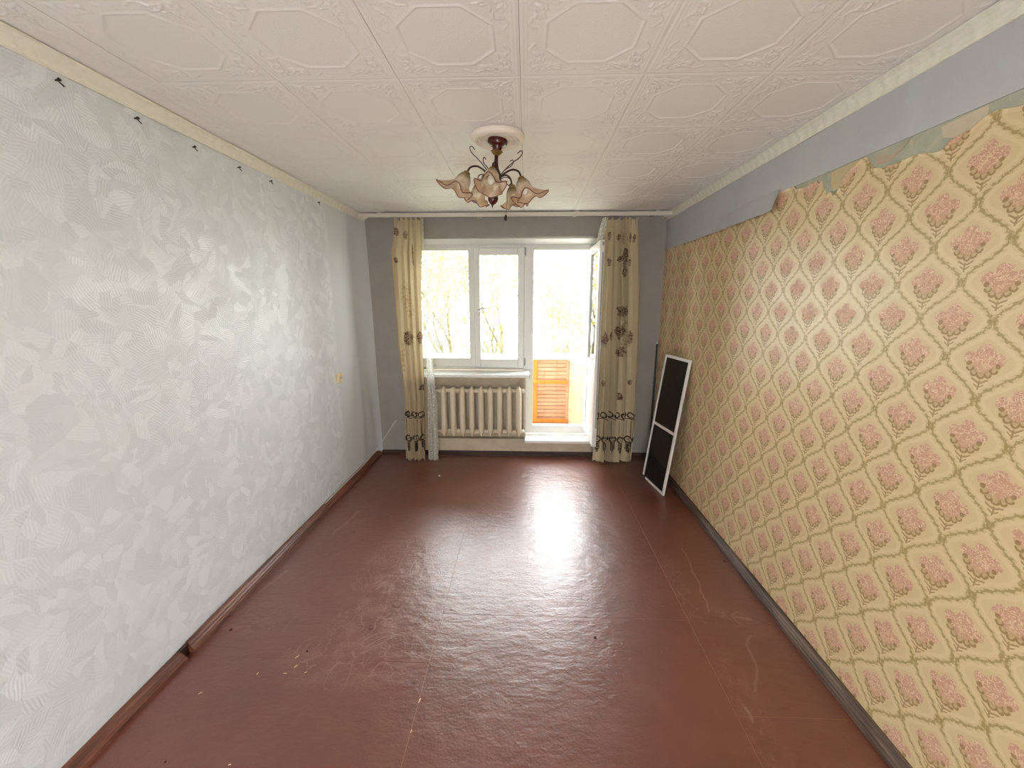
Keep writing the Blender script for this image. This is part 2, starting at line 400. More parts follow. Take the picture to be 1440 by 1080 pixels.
# printed motifs on the curtains: (x, z, half width, half height)
MOTIFS = []
for (x, z, a, c) in ((0.86,2.46,.016,.04),(0.95,2.44,.012,.03),(1.075,2.44,.014,.045),(1.11,2.43,.013,.04),(0.87,2.20,.020,.045),(0.965,2.22,.014,.03),(1.03,2.24,.020,.09),(1.085,2.20,.014,.04),
                     (1.035,2.10,.018,.05),(1.025,1.69,.045,.075),(1.02,1.47,.052,.075),(0.855,1.385,.040,.07),(1.13,1.40,.03,.075),(0.925,1.42,.018,.05),(1.03,1.25,.052,.055),(0.865,0.90,.022,.035),(1.155,0.91,.026,.035),(1.045,0.75,.035,.05),
                     (-1.36,2.50,.020,.04),(-1.26,2.47,.025,.04),(-1.385,2.22,.018,.035),(-1.20,2.28,.012,.10),(-1.195,2.19,.014,.035),(-1.285,1.40,.045,.085),(-1.165,1.40,.022,.07),(-1.16,0.84,.028,.035),(-1.33,0.54,.03,.04)):
    MOTIFS.append((x, z, a, c))
MOTIFS = [(x*0.9820, 1.79+(z-1.79)*0.9820, a, c) for x, z, a, c in MOTIFS]
GHOSTS = [(-1.27,1.86,.06,.13),(-1.24,1.70,.05,.10),(-1.33,1.2,.03,.2),(1.02,1.58,.05,.06),(1.03,1.36,.05,.05),(0.98,2.42,.05,.06)]
M_LEFT = mat_left_paper(); M_DAMASK = mat_damask(); M_FLOOR = mat_floor(); M_CURT = mat_curtain(); M_NET = mat_net(); M_GLASS = mat_glass(); M_MESH = mat_screen(); M_SHADE = mat_shade()
M_FAR = mat_mottled('grey lilac wall paint', S(150, 144, 138), S(155, 149, 143), 5.0, 0.8, 0.25, 120)
M_BAND = mat_mottled('pale blue grey paper', S(184, 184, 187), S(191, 190, 192), 4.0, 0.8, 0.15, 120, S(184, 191, 191))
M_PLASTER = mat_mottled('bare greenish plaster', S(180, 181, 160), S(166, 170, 152), 7.0, 0.85, 0.4, 60, S(192, 186, 160))
M_OLD1 = mat_mottled('old ochre paper', S(198, 180, 138), S(206, 190, 150), 8.0)
M_OLD2 = mat_mottled('old beige paper', S(198, 184, 158), S(208, 196, 170), 8.0)
M_OLD3 = mat_mottled('old pinkish paper', S(192, 166, 148), S(180, 170, 144), 16.0)
M_TILE = plain('cream foam tile', S(230, 225, 220), 0.6, 0, 0.02, 3.0, 0.25, 150)
M_CEIL = plain('grey ceiling slab', S(120, 112, 104), 0.9)
M_CORN = mat_cornice()
M_PVC = plain('white window plastic', S(226, 225, 220), 0.35, 0, 0.01)
M_WHITE = plain('white gloss paint', S(230, 228, 222), 0.35, 0, 0.02)
M_SILL = plain('white sill laminate', S(236, 236, 232), 0.3, 0, 0.01)
M_GREYCAP = plain('grey end cap', S(150, 150, 146), 0.5)
M_RAIL = plain('cream rail plastic', S(206, 200, 186), 0.5, 0, 0.03)
M_UNDER = mat_mottled('stained beige plaster', S(196, 180, 156), S(206, 192, 170), 6.0, 0.8, 0.3, 70)
M_NICHE = mat_mottled('dull niche plaster', S(120, 100, 80), S(134, 114, 92), 6.0, 0.9, 0.3, 70)
M_RADI = plain('cream radiator enamel', S(222, 208, 184), 0.38, 0, 0.03, 10, 0.1, 40)
M_BASE = mat_wood('brown painted skirting', S(86, 48, 36), S(126, 80, 62), 0.38, 'y')
M_BASER = mat_wood('worn dark skirting', S(62, 46, 38), S(110, 90, 76), 0.45, 'y')
M_BASEF = mat_wood('dark skirting', S(44, 26, 20), S(66, 40, 32), 0.45, 'x')
M_SEAM = plain('bare board edge', S(166, 130, 106), 0.8)
M_DARK = plain('dark bronze metal', S(58, 30, 26), 0.35, 0.4, 0.1)
M_MAROON = plain('dark red brown lacquer', S(74, 26, 24), 0.25, 0.1, 0.1)
M_RIM = plain('brown glass rim', S(110, 66, 48), 0.35)
M_BRASS = plain('dull brass', S(150, 120, 70), 0.35, 0.8)
M_BULB = plain('milky lamp glass', S(232, 226, 212), 0.25)
M_ROSE = plain('white foam rose', S(226, 214, 200), 0.6, 0, 0.02)
M_IRON = plain('black iron nail', S(40, 36, 34), 0.5, 0.5)
M_SOCK = plain('yellowed plastic', S(226, 208, 166), 0.4)
M_BLACK = plain('black plastic', S(26, 26, 26), 0.5)
M_CABLE = plain('white cable sheath', S(220, 216, 208), 0.5)
M_ALU = plain('white coated aluminium', S(226, 224, 220), 0.35, 0, 0.02)
M_HANDLE = plain('satin metal handle', S(180, 178, 172), 0.3, 0.7)
M_LATH = mat_wood('pale pinkish lath', S(196, 152, 118), S(210, 172, 138), 0.6, 'x', 3)
M_ORANGE = mat_wood('orange varnished timber', S(206, 122, 34), S(218, 140, 52), 0.4, 'z', 3)
M_CONC = mat_mottled('grey concrete', S(150, 146, 140), S(166, 162, 156), 4.0)
M_BARK = plain('tree bark', S(86, 76, 52), 0.9, 0, 0.2)
def mat_leaf(n, c):
    b = NB(n); return b.done(b.add_trans(b.pbr(c, 0.7, 0, None, 0.2), c, 0.45))
M_LEAF = [mat_leaf('yellow green leaf', S(166, 160, 84)), mat_leaf('yellow leaf', S(168, 152, 78)), mat_leaf('pale green leaf', S(152, 158, 88))]
M_GRASS = mat_mottled('spring grass', S(110, 120, 66), S(130, 130, 76), 2.0)
M_STRAW = plain('pale splinter wood', S(236, 214, 178), 0.7)
M_CRUMB = plain('brown crumb', S(70, 36, 26), 0.8)
M_ROD = plain('dark rod', S(48, 42, 38), 0.6)

# ------------------------------------------------------------------ the room
XL, XR, YF, YB, ZC = -1.76, 1.475, 4.575, -1.4, 2.683
# floor: painted hardboard sheets over a base
floor = struct(obj('floor', MB().box(XL-.1, XR+.1, YB-.1, YF+.3, -0.16, -0.0012), M_SEAM))
G = 0.0010
def sheet(x0, x1, y0, y1):
    obj('floor_sheet', MB().box(x0+G, x1-G, y0+.0003+G*(y0 == 1.5), y1-.0003-G*(y1 == 1.5), -0.0045, 0.0, 0.0006), M_FLOOR, floor)
for (x0, x1, ys) in ((XL, -0.478, (YB, 1.72, YF)), (-0.478, 0.94, (YB, -0.6, 2.05, YF)), (0.94, XR, (YB, 1.50, YF))):
    for a, c in zip(ys[:-1], ys[1:]): sheet(x0, x1, a, c)

# left wall: paper that bridges the far corner loosely
def left_x(y, z):
    d = 0.0
    t = max(0.0, (y-4.30)/0.275); d += 0.055*t**3*(0.35+0.65*max(0, 1-z/2.7))
    d += 0.016*math.exp(-((y-4.12-0.05*math.sin(z*2.1))/0.055)**2)*(0.3+0.7*min(1, max(0, (2.4-z)/1.2)))
    d += 0.020*math.exp(-((y-4.33-0.06*math.sin(z*2.7+1))/0.06)**2)*math.exp(-((z-0.55)/0.5)**2)
    d += 0.006*math.sin(y*2.3+z*1.1)*math.sin(z*1.7+0.5)
    return XL+0.004+d
wl = MB(); wl.grid(110, 60, lambda u, v: (left_x(YB+(YF-YB)*(u if u < .6 else u), ZC*v), YB+(YF-YB)*u, -0.004+(ZC+0.03)*v))
wl.box(XL-.2, XL-.02, YB-.2, YF+.3, -.1, ZC+.1)
struct(obj('wall_left', wl, M_LEFT, smooth=True))
# right wall: old plaster, patterned paper with a torn top, pale strip above
wr = struct(obj('wall_right', MB().box(XR+.003, XR+.2, YB-.2, YF+.3, -.1, ZC+.1), M_PLASTER))
torn = [(YF-.002, 2.415), (2.47, 2.415), (2.445, 2.395), (2.40, 2.385), (2.34, 2.382), (2.285, 2.392), (2.262, 2.372), (2.245, 2.38), (2.232, 2.335), (2.215, 2.342), (2.20, 2.300), (2.17, 2.312), (2.15, 2.288), (2.125, 2.297), (2.10, 2.345), (2.075, 2.366),
        (2.045, 2.388), (2.00, 2.405), (1.975, 2.403), (1.955, 2.372), (1.925, 2.345), (1.88, 2.332), (1.82, 2.330), (1.76, 2.335), (1.71, 2.332), (1.665, 2.318), (1.63, 2.316), (1.605, 2.338), (1.575, 2.345), (1.54, 2.352), (1.505, 2.372), (1.47, 2.378), (1.41, 2.362), (1.36, 2.358), (1.2, 2.36), (0.9, 2.34), (0.4, 2.36), (0.0, 2.35), (-.6, 2.36), (YB, 2.35)]
pap = MB(); n = len(torn)
for (y, z) in torn:                      # front sheet as columns, then the thin edge
    pap.v += [(XR, y, 0.0), (XR, y, z-0.012), (XR-0.0035-0.003*random.random(), y, z), (XR+0.002, y, z)]
for i in range(n-1):
    a, c = i*4, i*4+4
    pap.f += [(a, c, c+1, a+1), (a+1, c+1, c+2, a+2), (a+2, c+2, c+3, a+3)]
obj('wallpaper', pap, M_DAMASK, wr)
band = MB().box(XR-0.003, XR+0.002, YB, 2.60, 2.412, ZC)
band.box(XR-0.003, XR+0.002, 2.60, YF, 2.425, ZC)
obj('paper_strip', band, M_BAND, wr)
# loose end of the strip: hangs below the crease and stands off the wall at its near end
fl = MB()
def flap(u, v):
    y = 2.592+(4.52-2.592)*u; zt = 2.432-0.10*u*u*0.98; zb = 2.312+0.012*u
    off = 0.004+(0.034*(1-u)**2.2+0.006*math.sin(u*9)*(1-u))*v
    return (XR-0.0035-off, y+0.012*v*(1-u), zt+(min(zb, zt)-zt)*v)
fl.grid(40, 6, flap); k = len(fl.v); fl.grid(40, 6, lambda u, v: (flap(u, v)[0]+0.0025, flap(u, v)[1], flap(u, v)[2]))
obj('loose_flap', fl, M_BAND, wr, True)['label'] = 'loose flap of blue grey paper curling off the wall'
fill = MB().prism([(2.60, 2.435), (4.52, 2.335), (YF, 2.33), (YF, 2.43), (2.6, 2.45)], 'x', XR-0.004, XR+0.001)
obj('paper_strip', fill, M_BAND, wr)
def remnant(poly, m, lab):
    o = obj('paper_remnant', MB().prism(poly, 'x', XR-0.0005, XR+0.004), m, wr); o['label'] = lab
remnant([(2.19, 2.405), (2.02, 2.408), (2.06, 2.36), (2.11, 2.315), (2.16, 2.312), (2.18, 2.35)], M_OLD1, 'scrap of old ochre paper')
remnant([(1.655, 2.40), (1.505, 2.408), (1.50, 2.37), (1.56, 2.342), (1.60, 2.345), (1.64, 2.36)], M_OLD2, 'scrap of old beige paper')
remnant([(1.93, 2.395), (1.84, 2.372), (1.77, 2.41), (1.80, 2.38), (1.86, 2.352), (1.92, 2.358)], M_OLD3, 'scrap of old pinkish paper')
# far wall with the window and balcony door opening
OX0, OX1, YW = -1.34, 0.775, 4.70
wf = MB()
wf.box(XL-.1, OX0, YF, 4.95, -.1, ZC+.1); wf.box(OX1, XR+.1, YF, 4.95, -.1, ZC+.1)
wf.prism([(YF, 2.469), (YW+.01, 2.412), (4.95, 2.412), (4.95, ZC+.1), (YF, ZC+.1)], 'x', OX0, OX1)
wall_far = struct(obj('wall_far', wf, M_FAR))
un = MB(); un.box(OX0, -1.09, YF, 4.90, -.1, 0.97); un.box(-0.02, 0.0, YF, 4.90, 0.18, 0.97); un.box(-1.09, 0.0, YF, 4.90, -.1, 0.20); un.box(-1.09, -0.02, 4.66, 4.90, 0.20, 0.97); un.box(0.0, OX1, YF, 4.95, -.1, 0.185)
obj('window_apron', un, M_UNDER, wall_far)
obj('reveal_panel', MB().prism([(YF+.03, 2.452), (YW, 2.408), (YW, 2.414), (YF+.03, 2.458)], 'x', OX0, OX1), M_PVC, wall_far)
for x0, x1 in ((OX0-.003, OX0+.006), (OX1-.006, OX1+.003)): obj('reveal_panel', MB().box(x0, x1, YF+.02, YW+.02, .2, 2.42), M_PVC, wall_far)
# back wall, behind the camera, with an added opening that lets in sky light
bw = MB(); hw = BACK_W/2; bx = -0.14
bw.box(XL-.2, bx-hw, YB-.15, YB, -.1, ZC+.1); bw.box(bx+hw, XR+.2, YB-.15, YB, -.1, ZC+.1); bw.box(bx-hw, bx+hw, YB-.15, YB, BACK_H, ZC+.1)
struct(obj('wall_back', bw, M_BAND))

# ceiling with pressed foam tiles
ceil = struct(obj('ceiling', MB().box(XL-.2, XR+.2, YB-.2, YF+.3, ZC+.006, ZC+.2), M_CEIL))
def polydist(px, py, pts):
    d = np.full(px.shape, 9.0)
    for (x0, y0), (x1, y1) in zip(pts[:-1], pts[1:]):
        dx, dy = x1-x0, y1-y0; L = dx*dx+dy*dy+1e-12
        t = np.clip(((px-x0)*dx+(py-y0)*dy)/L, 0, 1); d = np.minimum(d, np.hypot(px-x0-t*dx, py-y0-t*dy))
    return d
def spiral(cx, cy, r0, turns, a0, sgn, n=26):
    return [(cx+r0*(1-.75*i/n)*math.cos(a0+sgn*turns*2*PI*i/n), cy+r0*(1-.75*i/n)*math.sin(a0+sgn*turns*2*PI*i/n)) for i in range(n+1)]
def relief(U, W):          # height (m, downwards) on a 0.5 m tile
    a = np.minimum(U, .5-U); c = np.minimum(W, .5-W); p = np.maximum(a, c); q = np.minimum(a, c)   # fold to an eighth: q along the nearest edge
    h = np.zeros_like(U)
    ridge = lambda d, w, k: k*np.clip(1-(d/w)**2, 0, 1)
    h += ridge(np.abs(q-.012), .005, .0022)+ridge(np.abs(q-.024), .004, .0016)
    oct_ = np.minimum(q-.092, (a+c-.272)/math.sqrt(2))      # >0 inside the octagon
    h += ridge(np.abs(oct_), .006, .0035)+np.where(oct_ > 0, -.0012, 0)
    vine = [(x, .047+.010*math.sin((x-.03)*75)) for x in np.linspace(.05, .21, 40)]
    h += ridge(polydist(p, q, vine), .005, .0026)
    for sp in (spiral(.062, .058, .020, 1.3, 0.4, 1), spiral(.105, .062, .017, 1.2, 2.6, -1), spiral(.150, .060, .013, 1.2, 1.0, 1), [(.035, .035), (.06, .045), (.09, .085), (.12, .09)], [(.09, .05), (.12, .08), (.155, .082)]):
        h += ridge(polydist(p, q, sp), .0048, .0030)
    return np.minimum(h, .0045)
def tile_mesh(u0, u1, w0, w1):
    nx = max(6, int((u1-u0)/.0042)); ny = max(6, int((w1-w0)/.0042))
    us = np.linspace(u0+.0008, u1-.0008, nx+1); ws = np.linspace(w0+.0008, w1-.0008, ny+1)
    Ug, Wg = np.meshgrid(us, ws); H = relief(Ug, Wg)
    v = np.stack([Ug.ravel(), Wg.ravel(), -H.ravel()-.0005], 1)
    idx = np.arange((nx+1)*(ny+1)).reshape(ny+1, nx+1)
    q = np.stack([idx[:-1, :-1].ravel(), idx[1:, :-1].ravel(), idx[1:, 1:].ravel(), idx[:-1, 1:].ravel()], 1)
    rim = np.concatenate([idx[0, :], idx[1:, -1], idx[-1, -2::-1], idx[-2:0:-1, 0]]); m = len(v)
    up = v[rim].copy(); up[:, 2] = .0065
    v = np.concatenate([v, up]); k = len(rim); ar = np.arange(k)
    side = np.stack([rim, np.roll(rim, -1), m+(ar+1) % k, m+ar], 1)
    me = bpy.data.meshes.new('ceiling_tile'); me.from_pydata(v.tolist(), [], np.concatenate([q, side]).tolist()); me.update()
    me.polygons.foreach_set('use_smooth', [True]*len(me.polygons)); me.set_sharp_from_angle(angle=math.radians(50)); me.materials.append(M_TILE); return me
cache = {}
X0 = -0.03; Y0 = 1.36
for i in range(-4, 4):
    for j in range(-6, 7):
        x = X0+.5*i; y = Y0+.5*j
        u0, u1 = max(0, XL+.01-x), min(.5, XR-.005-x); w0, w1 = max(0, YB+.005-y), min(.5, YF-.005-y)
        if u1-u0 < .02 or w1-w0 < .02: continue
        key = tuple(round(t, 3) for t in (u0, u1, w0, w1))
        if key not in cache: cache[key] = tile_mesh(*key)
        o = bpy.data.objects.new('ceiling_tile', cache[key]); COL.objects.link(o); o.parent = ceil
        o.location = (x, y, ZC+random.uniform(0, .0012)); o.rotation_euler = (random.uniform(-.0015, .0015), random.uniform(-.0015, .0015), random.uniform(-.001, .001))

# cornices, skirtings
prof = [(0, 0), (.052, 0), (.050, -.008), (.036, -.016), (.020, -.030), (.010, -.046), (.008, -.054), (0, -.054)]
struct(obj('trim_1', MB().prism([(XL+a+.004, ZC-.004+c) for a, c in prof], 'y', YB, YF), M_CORN))
struct(obj('trim_2', MB().prism([(XR-.003-a, ZC-.004+c) for a, c in prof], 'y', YB, YF), M_CORN))
def skirt(h, d): return [(0, 0), (d, 0), (d, h*.35), (d*.80, h*.42), (d*.80, h*.5), (d*.62, h*.62), (d*.55, h*.72), (d*.35, h*.86), (d*.25, h), (0, h)]
struct(obj('baseboard_left', MB().prism([(XL+.012+a, c) for a, c in skirt(.066, .042)], 'y', 1.735, YF), M_BASE))
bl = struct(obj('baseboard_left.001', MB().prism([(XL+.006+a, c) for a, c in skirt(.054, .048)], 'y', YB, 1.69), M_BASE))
obj('gap_shade', MB().box(XL+.004, XL+.024, 1.688, 1.738, 0, .054), M_BASEF, bl)  # dark block between the skirting pieces, its colour stands in for the gap's shade
struct(obj('baseboard_right', MB().prism([(XR-.001-a, c) for a, c in skirt(.062, .040)], 'y', YB, YF), M_BASER))
struct(obj('baseboard_far', MB().prism([(YF-a, c) for a, c in skirt(.050, .030)], 'x', XL+.05, XR-.04), M_BASEF))

# ------------------------------------------------------------------ window and balcony door
def bars(x0, x1, z0, z1, wl_, wr_, wb, wt, y0, y1, bev=.006):
    m = MB(); m.box(x0, x0+wl_, y0, y1, z0, z1, bev); m.box(x1-wr_, x1, y0, y1, z0, z1, bev)
    m.box(x0+wl_-.002, x1-wr_+.002, y0+.001, y1-.001, z0, z0+wb, bev); m.box(x0+wl_-.002, x1-wr_+.002, y0+.001, y1-.001, z1-wt, z1, bev); return m
win = sempty('window_1', (-.67, 4.73, 1.0))
fm = bars(OX0, 0.0, 1.0, 2.415, .07, .03, .035, .04, 4.72, 4.79); fm.box(-.655, -.585, 4.72, 4.79, 1.03, 2.38, .006)
obj('window_frame', fm, M_PVC, win)
fb = obj('fixed_sash', bars(OX0+.06, -.645, 1.03, 2.385, .03, .012, .105, .036, 4.735, 4.775), M_PVC, win)
obj('pane', MB().box(OX0+.08, -.65, 4.752, 4.758, 1.12, 2.36), M_GLASS, fb)
sa = obj('sash', bars(-.592, -.022, 1.03, 2.372, .068, .075, .10, .078, 4.690, 4.765, .010), M_PVC, win)
obj('pane', MB().box(-.53, -.09, 4.725, 4.731, 1.12, 2.30), M_GLASS, sa)
hd = MB().box(-.572, -.542, 4.678, 4.692, 1.66, 1.73, .004); hd.tube([(-.557, 4.68, 1.695), (-.557, 4.645, 1.695), (-.53, 4.64, 1.70), (-.44, 4.64, 1.722)], [.010, .010, .010, .008], 8)
obj('handle', hd, M_WHITE, sa, True)
for z in (1.10, 2.33): obj('hinge', MB().tube([(-.012, 4.685, z-.035), (-.012, 4.685, z+.035)], .009, 8).box(-.020, -.004, 4.676, 4.69, z-.045, z-.036).box(-.020, -.004, 4.676, 4.69, z+.036, z+.045), M_GREYCAP, win)
sill = struct(obj('trim_3', MB().box(OX0-.03, .040, 4.415, 4.735, .962, .998, .008), M_SILL)); sill['label'] = 'white window sill'
obj('end_cap', MB().box(.039, .046, 4.413, 4.62, .958, .999, .002), M_GREYCAP, sill)
dr = sempty('door_1', (.37, 4.73, .2))
obj('door_frame', bars(-.022, .772, .232, 2.415, .105, .078, .095, .066, 4.715, 4.795), M_PVC, dr)
LX0, LX1, LY0, LY1 = .693, .738, 4.06, 4.695
lf = MB(); lf.box(LX0, LX1, LY0, LY0+.085, .30, 2.362, .006); lf.box(LX0, LX1, LY1-.085, LY1, .30, 2.362, .006)
for z0, z1 in ((.30, .40), (1.10, 1.17), (2.28, 2.362)): lf.box(LX0+.001, LX1-.001, LY0+.083, LY1-.083, z0, z1, .005)
leaf = obj('door_leaf', lf, M_PVC, dr)
obj('pane', MB().box(LX0+.018, LX0+.026, LY0+.075, LY1-.075, 1.16, 2.30), M_GLASS, leaf)
obj('lower_panel', MB().box(LX0+.010, LX1-.010, LY0+.075, LY1-.075, .39, 1.11), M_PVC, leaf)
obj('handle', MB().box(LX1-.001, LX1+.012, LY0+.02, LY0+.05, 1.27, 1.41, .003).tube([(LX1+.01, LY0+.035, 1.36), (LX1+.05, LY0+.035, 1.36), (LX1+.055, LY0+.06, 1.36), (LX1+.055, LY0+.15, 1.36)], .009, 8), M_HANDLE, leaf, True)
obj('lock_strip', MB().box(LX0+.026, LX0+.040, LY0-.0015, LY0+.002, .5, 2.25).box(LX0+.024, LX0+.042, LY0-.003, LY0+.002, 2.31, 2.345), M_GREYCAP, leaf)
for z in (.42, 2.28): obj('hinge', MB().tube([(LX1-.002, 4.702, z-.045), (LX1-.002, 4.702, z+.045)], .010, 8), M_PVC, dr)
step = struct(obj('trim_4', MB().box(-.006, .775, 4.485, 4.73, .182, .214, .005), M_SILL)); step['label'] = 'white threshold board of the balcony door'

# ------------------------------------------------------------------ radiator
rad = thing('radiator', 'cream cast iron column radiator under the window sill', 'radiator', (-.50, 4.50, .23))
SECT = 9; PITCH = .1065
def section_mb():
    m = MB(); ZB, ZT = .03, .615; nz = 17; n = 20
    rows = []
    for i in range(nz):
        t = i/(nz-1); z = ZB+(ZT-ZB)*t; e = min(t, 1-t)*(ZT-ZB)
        k = 1.0 if e > .055 else (.30+.70*math.sin(PI/2*e/.055)) if t > .5 else (.10+.90*e/.055)
        kd = 1.0 if e > .04 else .55+.45*e/.04
        rows.append((z, .033*k, .070*kd))
    o = len(m.v)
    for z, a, c in rows:
        for q in range(n):
            th = 2*PI*q/n; cx, cy = math.cos(th), math.sin(th)
            m.v.append((a*abs(cx)**.75*(1 if cx >= 0 else -1), c*abs(cy)**.6*(1 if cy >= 0 else -1), z))
    for i in range(nz-1):
        for q in range(n): m.f.append((o+i*n+q, o+i*n+(q+1) % n, o+(i+1)*n+(q+1) % n, o+(i+1)*n+q))
    m.f.append(tuple(o+q for q in reversed(range(n)))); m.f.append(tuple(o+(nz-1)*n+q for q in range(n)))
    for z in (.085, .565): m.tube([(-PITCH/2+.001, .0, z), (PITCH/2-.001, .0, z)], .026, 12)
    return m
s0 = obj('section', section_mb(), M_RADI, rad, True, local=True, angle=60)
for i in range(SECT):
    s = s0 if i == 0 else s0.copy()
    if i: COL.objects.link(s)
    s.location = ((i-(SECT-1)/2)*PITCH-.005, 0, 0)
xr = -.50+(SECT/2)*PITCH-.005
for z in (.315, .795):
    obj('plug', MB().tube([(xr-.003, 4.50, z), (xr+.012, 4.50, z)], .027, 12).tube([(xr+.01, 4.50, z), (xr+.022, 4.50, z)], .015, 6), M_WHITE, rad, True)
for z in (.315, .795):
    obj('pipe', MB().tube([(xr-SECT*PITCH, 4.5, z), (xr-SECT*PITCH-.08, 4.5, z), (xr-SECT*PITCH-.11, 4.52, z), (xr-SECT*PITCH-.11, 4.572, z)], .013, 10), M_RADI, rad, True)

# ------------------------------------------------------------------ curtain rail, curtains
rail = thing('curtain_rail', 'long cream curtain rail across the top of the far wall', 'curtain rail', (-.14, 4.38, 2.64))
obj('fascia', MB().box(XL+.045, XR-.03, 4.335, 4.343, 2.628, 2.668, .002), M_RAIL, rad if False else rail)
obj('track', MB().box(XL+.045, XR-.03, 4.343, 4.42, 2.652, 2.660).box(XL+.045, XR-.03, 4.378, 4.382, 2.642, 2.654), M_RAIL, rail)
for x in (-1.5, -.5, .5, 1.3): obj('bracket', MB().box(x-.02, x+.02, 4.345, 4.575, 2.660, 2.6815), M_RAIL, rail)
def lerp(tab, z):
    for (z0, v0), (z1, v1) in zip(tab[:-1], tab[1:]):
        if z <= z1: t = max(0, (z-z0)/(z1-z0)); return v0+(v1-v0)*t
    return tab[-1][1]
def curtain(name, label, lt, rt, yc, zb, zt, folds, amp, mat, seed, nu=170, nv=130, cat='curtain', hook=True):
    rn = random.Random(seed); ph = [rn.uniform(0, 6.28) for _ in range(6)]; th = thing(name, label, cat, (lerp(lt, 1.5), yc, zb))
    m = MB(); uv = []
    def fn(u, v):
        z = zb+(zt-zb)*v; l, r = lerp(lt, z), lerp(rt, z); x = l+(r-l)*u
        w = 2*PI*(folds*(u+.035*math.sin(u*9+ph[0])+.02*math.sin(z*1.6+ph[1])*math.sin(PI*u)))
        a = amp*(.75+.25*math.sin(u*5+ph[2]))*min(1, .55+(zt-z)*1.3)
        sw = math.sin(w); y = yc+a*(1.5*abs(math.sin(w/2+.4*math.sin(z*.9+ph[0])))**1.0*2-1.5)*.66+.3*a*math.sin(w*.5+ph[3]+z*.6)+.15*a*math.sin(2.3*w+ph[1]+z)
        x += .30*a*math.cos(w)*math.sin(PI*min(1, max(0, u*1.0)))
        t = max(0, 1-(zt-z)/.11)                          # gathered heading
        y += t*.012*math.sin(2*PI*folds*2.6*u+ph[4]); zz = z+t*t*.012*math.sin(2*PI*folds*1.3*u+ph[5])
        zz += (1-v)**8*.012*math.sin(w+1)
        return (x, y, zz)
    m.grid(nu, nv, fn)
    o = obj('cloth', m, mat, th, True, fix=False, angle=180)
    ul = o.data.uv_layers.new(name='UVMap'); wl_ = wloc(th)
    co = [0.0]*(3*len(o.data.vertices)); o.data.vertices.foreach_get('co', co)
    li = [0]*len(o.data.loops); o.data.loops.foreach_get('vertex_index', li)
    flat = []
    for i in li: flat += [co[3*i]+wl_.x, co[3*i+2]+wl_.z]
    ul.data.foreach_set('uv', flat)
    if hook:
        tp = MB().grid(nu, 2, lambda u, v: (fn(u, 1-.035*v/(zt-zb)*1.0-.012)[0], fn(u, 1-.012-.014*v)[1]+.0035, fn(u, 1-.012-.014*v)[2]))
        obj('heading_tape', tp, M_RAIL, th, True, fix=False)
        for i in range(6):
            x, y, z = fn((i+.5)/6, .99); obj('hook', MB().tube([(x, y+.004, z-.01), (x, y+.010, z+.012), (x, 4.380, 2.644)], .0022, 6), M_HANDLE, th)
    return th
curtain('curtain', 'cream printed curtain on the left side of the window', [(0.000, -1.360), (0.720, -1.340), (1.368, -1.375), (1.967, -1.380), (2.291, -1.390), (2.438, -1.355), (2.615, -1.338)], [(0.000, -1.129), (0.720, -1.105), (1.368, -1.098), (1.967, -1.088), (2.389, -1.063), (2.615, -1.070)], 4.335, .02, 2.612, 4.0, .048, M_CURT, 3)
curtain('curtain', 'cream printed curtain on the right side of the balcony door', [(0.000, 0.751), (0.425, 0.776), (1.368, 0.781), (1.967, 0.786), (2.438, 0.786), (2.615, 0.761)], [(0.000, 1.193), (0.425, 1.214), (1.368, 1.196), (1.967, 1.169), (2.615, 1.121)], 4.365, .02, 2.608, 4.5, .056, M_CURT, 11)
curtain('net_curtain', 'white net curtain bunched beside the left curtain', [(0, -1.095), (.7, -1.075), (1.5, -1.07), (2.6, -1.06)], [(0, -.985), (.7, -.975), (.95, -.99), (1.5, -1.045), (2.1, -1.055), (2.6, -1.045)], 4.315, .03, 2.605, 2.6, .018, M_NET, 5, 60, 90, 'curtain', False)
curtain('net_curtain', 'short white net piece bunched above the open door leaf', [(2.37, .700), (2.5, .720), (2.605, .755)], [(2.37, .755), (2.5, .785), (2.605, .81)], 4.30, 2.372, 2.605, 1.7, .012, M_NET, 8, 40, 24, 'curtain', False)

# ------------------------------------------------------------------ ceiling rose and chandelier
CX, CY = -.162, 2.45
rose = MB().lathe([(.146, -.001), (.147, -.012), (.140, -.024), (.130, -.030), (.120, -.030), (.114, -.016), (.108, -.014), (.104, -.022), (.096, -.024), (.090, -.012), (.082, -.010), (.078, -.018), (.070, -.020), (.066, -.010), (.050, -.009), (.046, -.02), (.02, -.022)], (CX, CY, ZC-.004), 48)
tag(obj('ceiling_rose', rose, M_ROSE, smooth=True, angle=20), 'round white moulded ceiling rose above the chandelier', 'ceiling rose')
ch = thing('chandelier', 'five arm chandelier with amber tulip shades on the ceiling', 'chandelier', (CX, CY, ZC-.024))
ch.rotation_euler = (0, math.radians(5.5), 0)
P_ = lambda name, mb, mat, par=ch, **k: obj(name, mb, mat, par, True, local=True, **k)
P_('canopy', MB().lathe([(.006, -.062), (.020, -.056), (.030, -.034), (.050, -.026), (.056, -.012), (.054, 0)], n=28), M_MAROON)
P_('collar', MB().lathe([(.007, -.082), (.020, -.074), (.033, -.060), (.030, -.055), (.012, -.050)], n=20), M_BRASS)
P_('stem', MB().lathe([(.020, -.145), (.014, -.125), (.010, -.100), (.011, -.080), (.007, -.055)], n=16), M_MAROON)
P_('body', MB().lathe([(.006, -.262), (.012, -.255), (.018, -.240), (.034, -.215), (.038, -.190), (.030, -.165), (.020, -.145), (.016, -.138)], n=24), M_DARK)
P_('finial', MB().lathe([(.001, -.352), (.004, -.344), (.006, -.336), (.018, -.329), (.027, -.314), (.029, -.300), (.027, -.286), (.018, -.275), (.009, -.262), (.008, -.255)], n=24), M_MAROON)
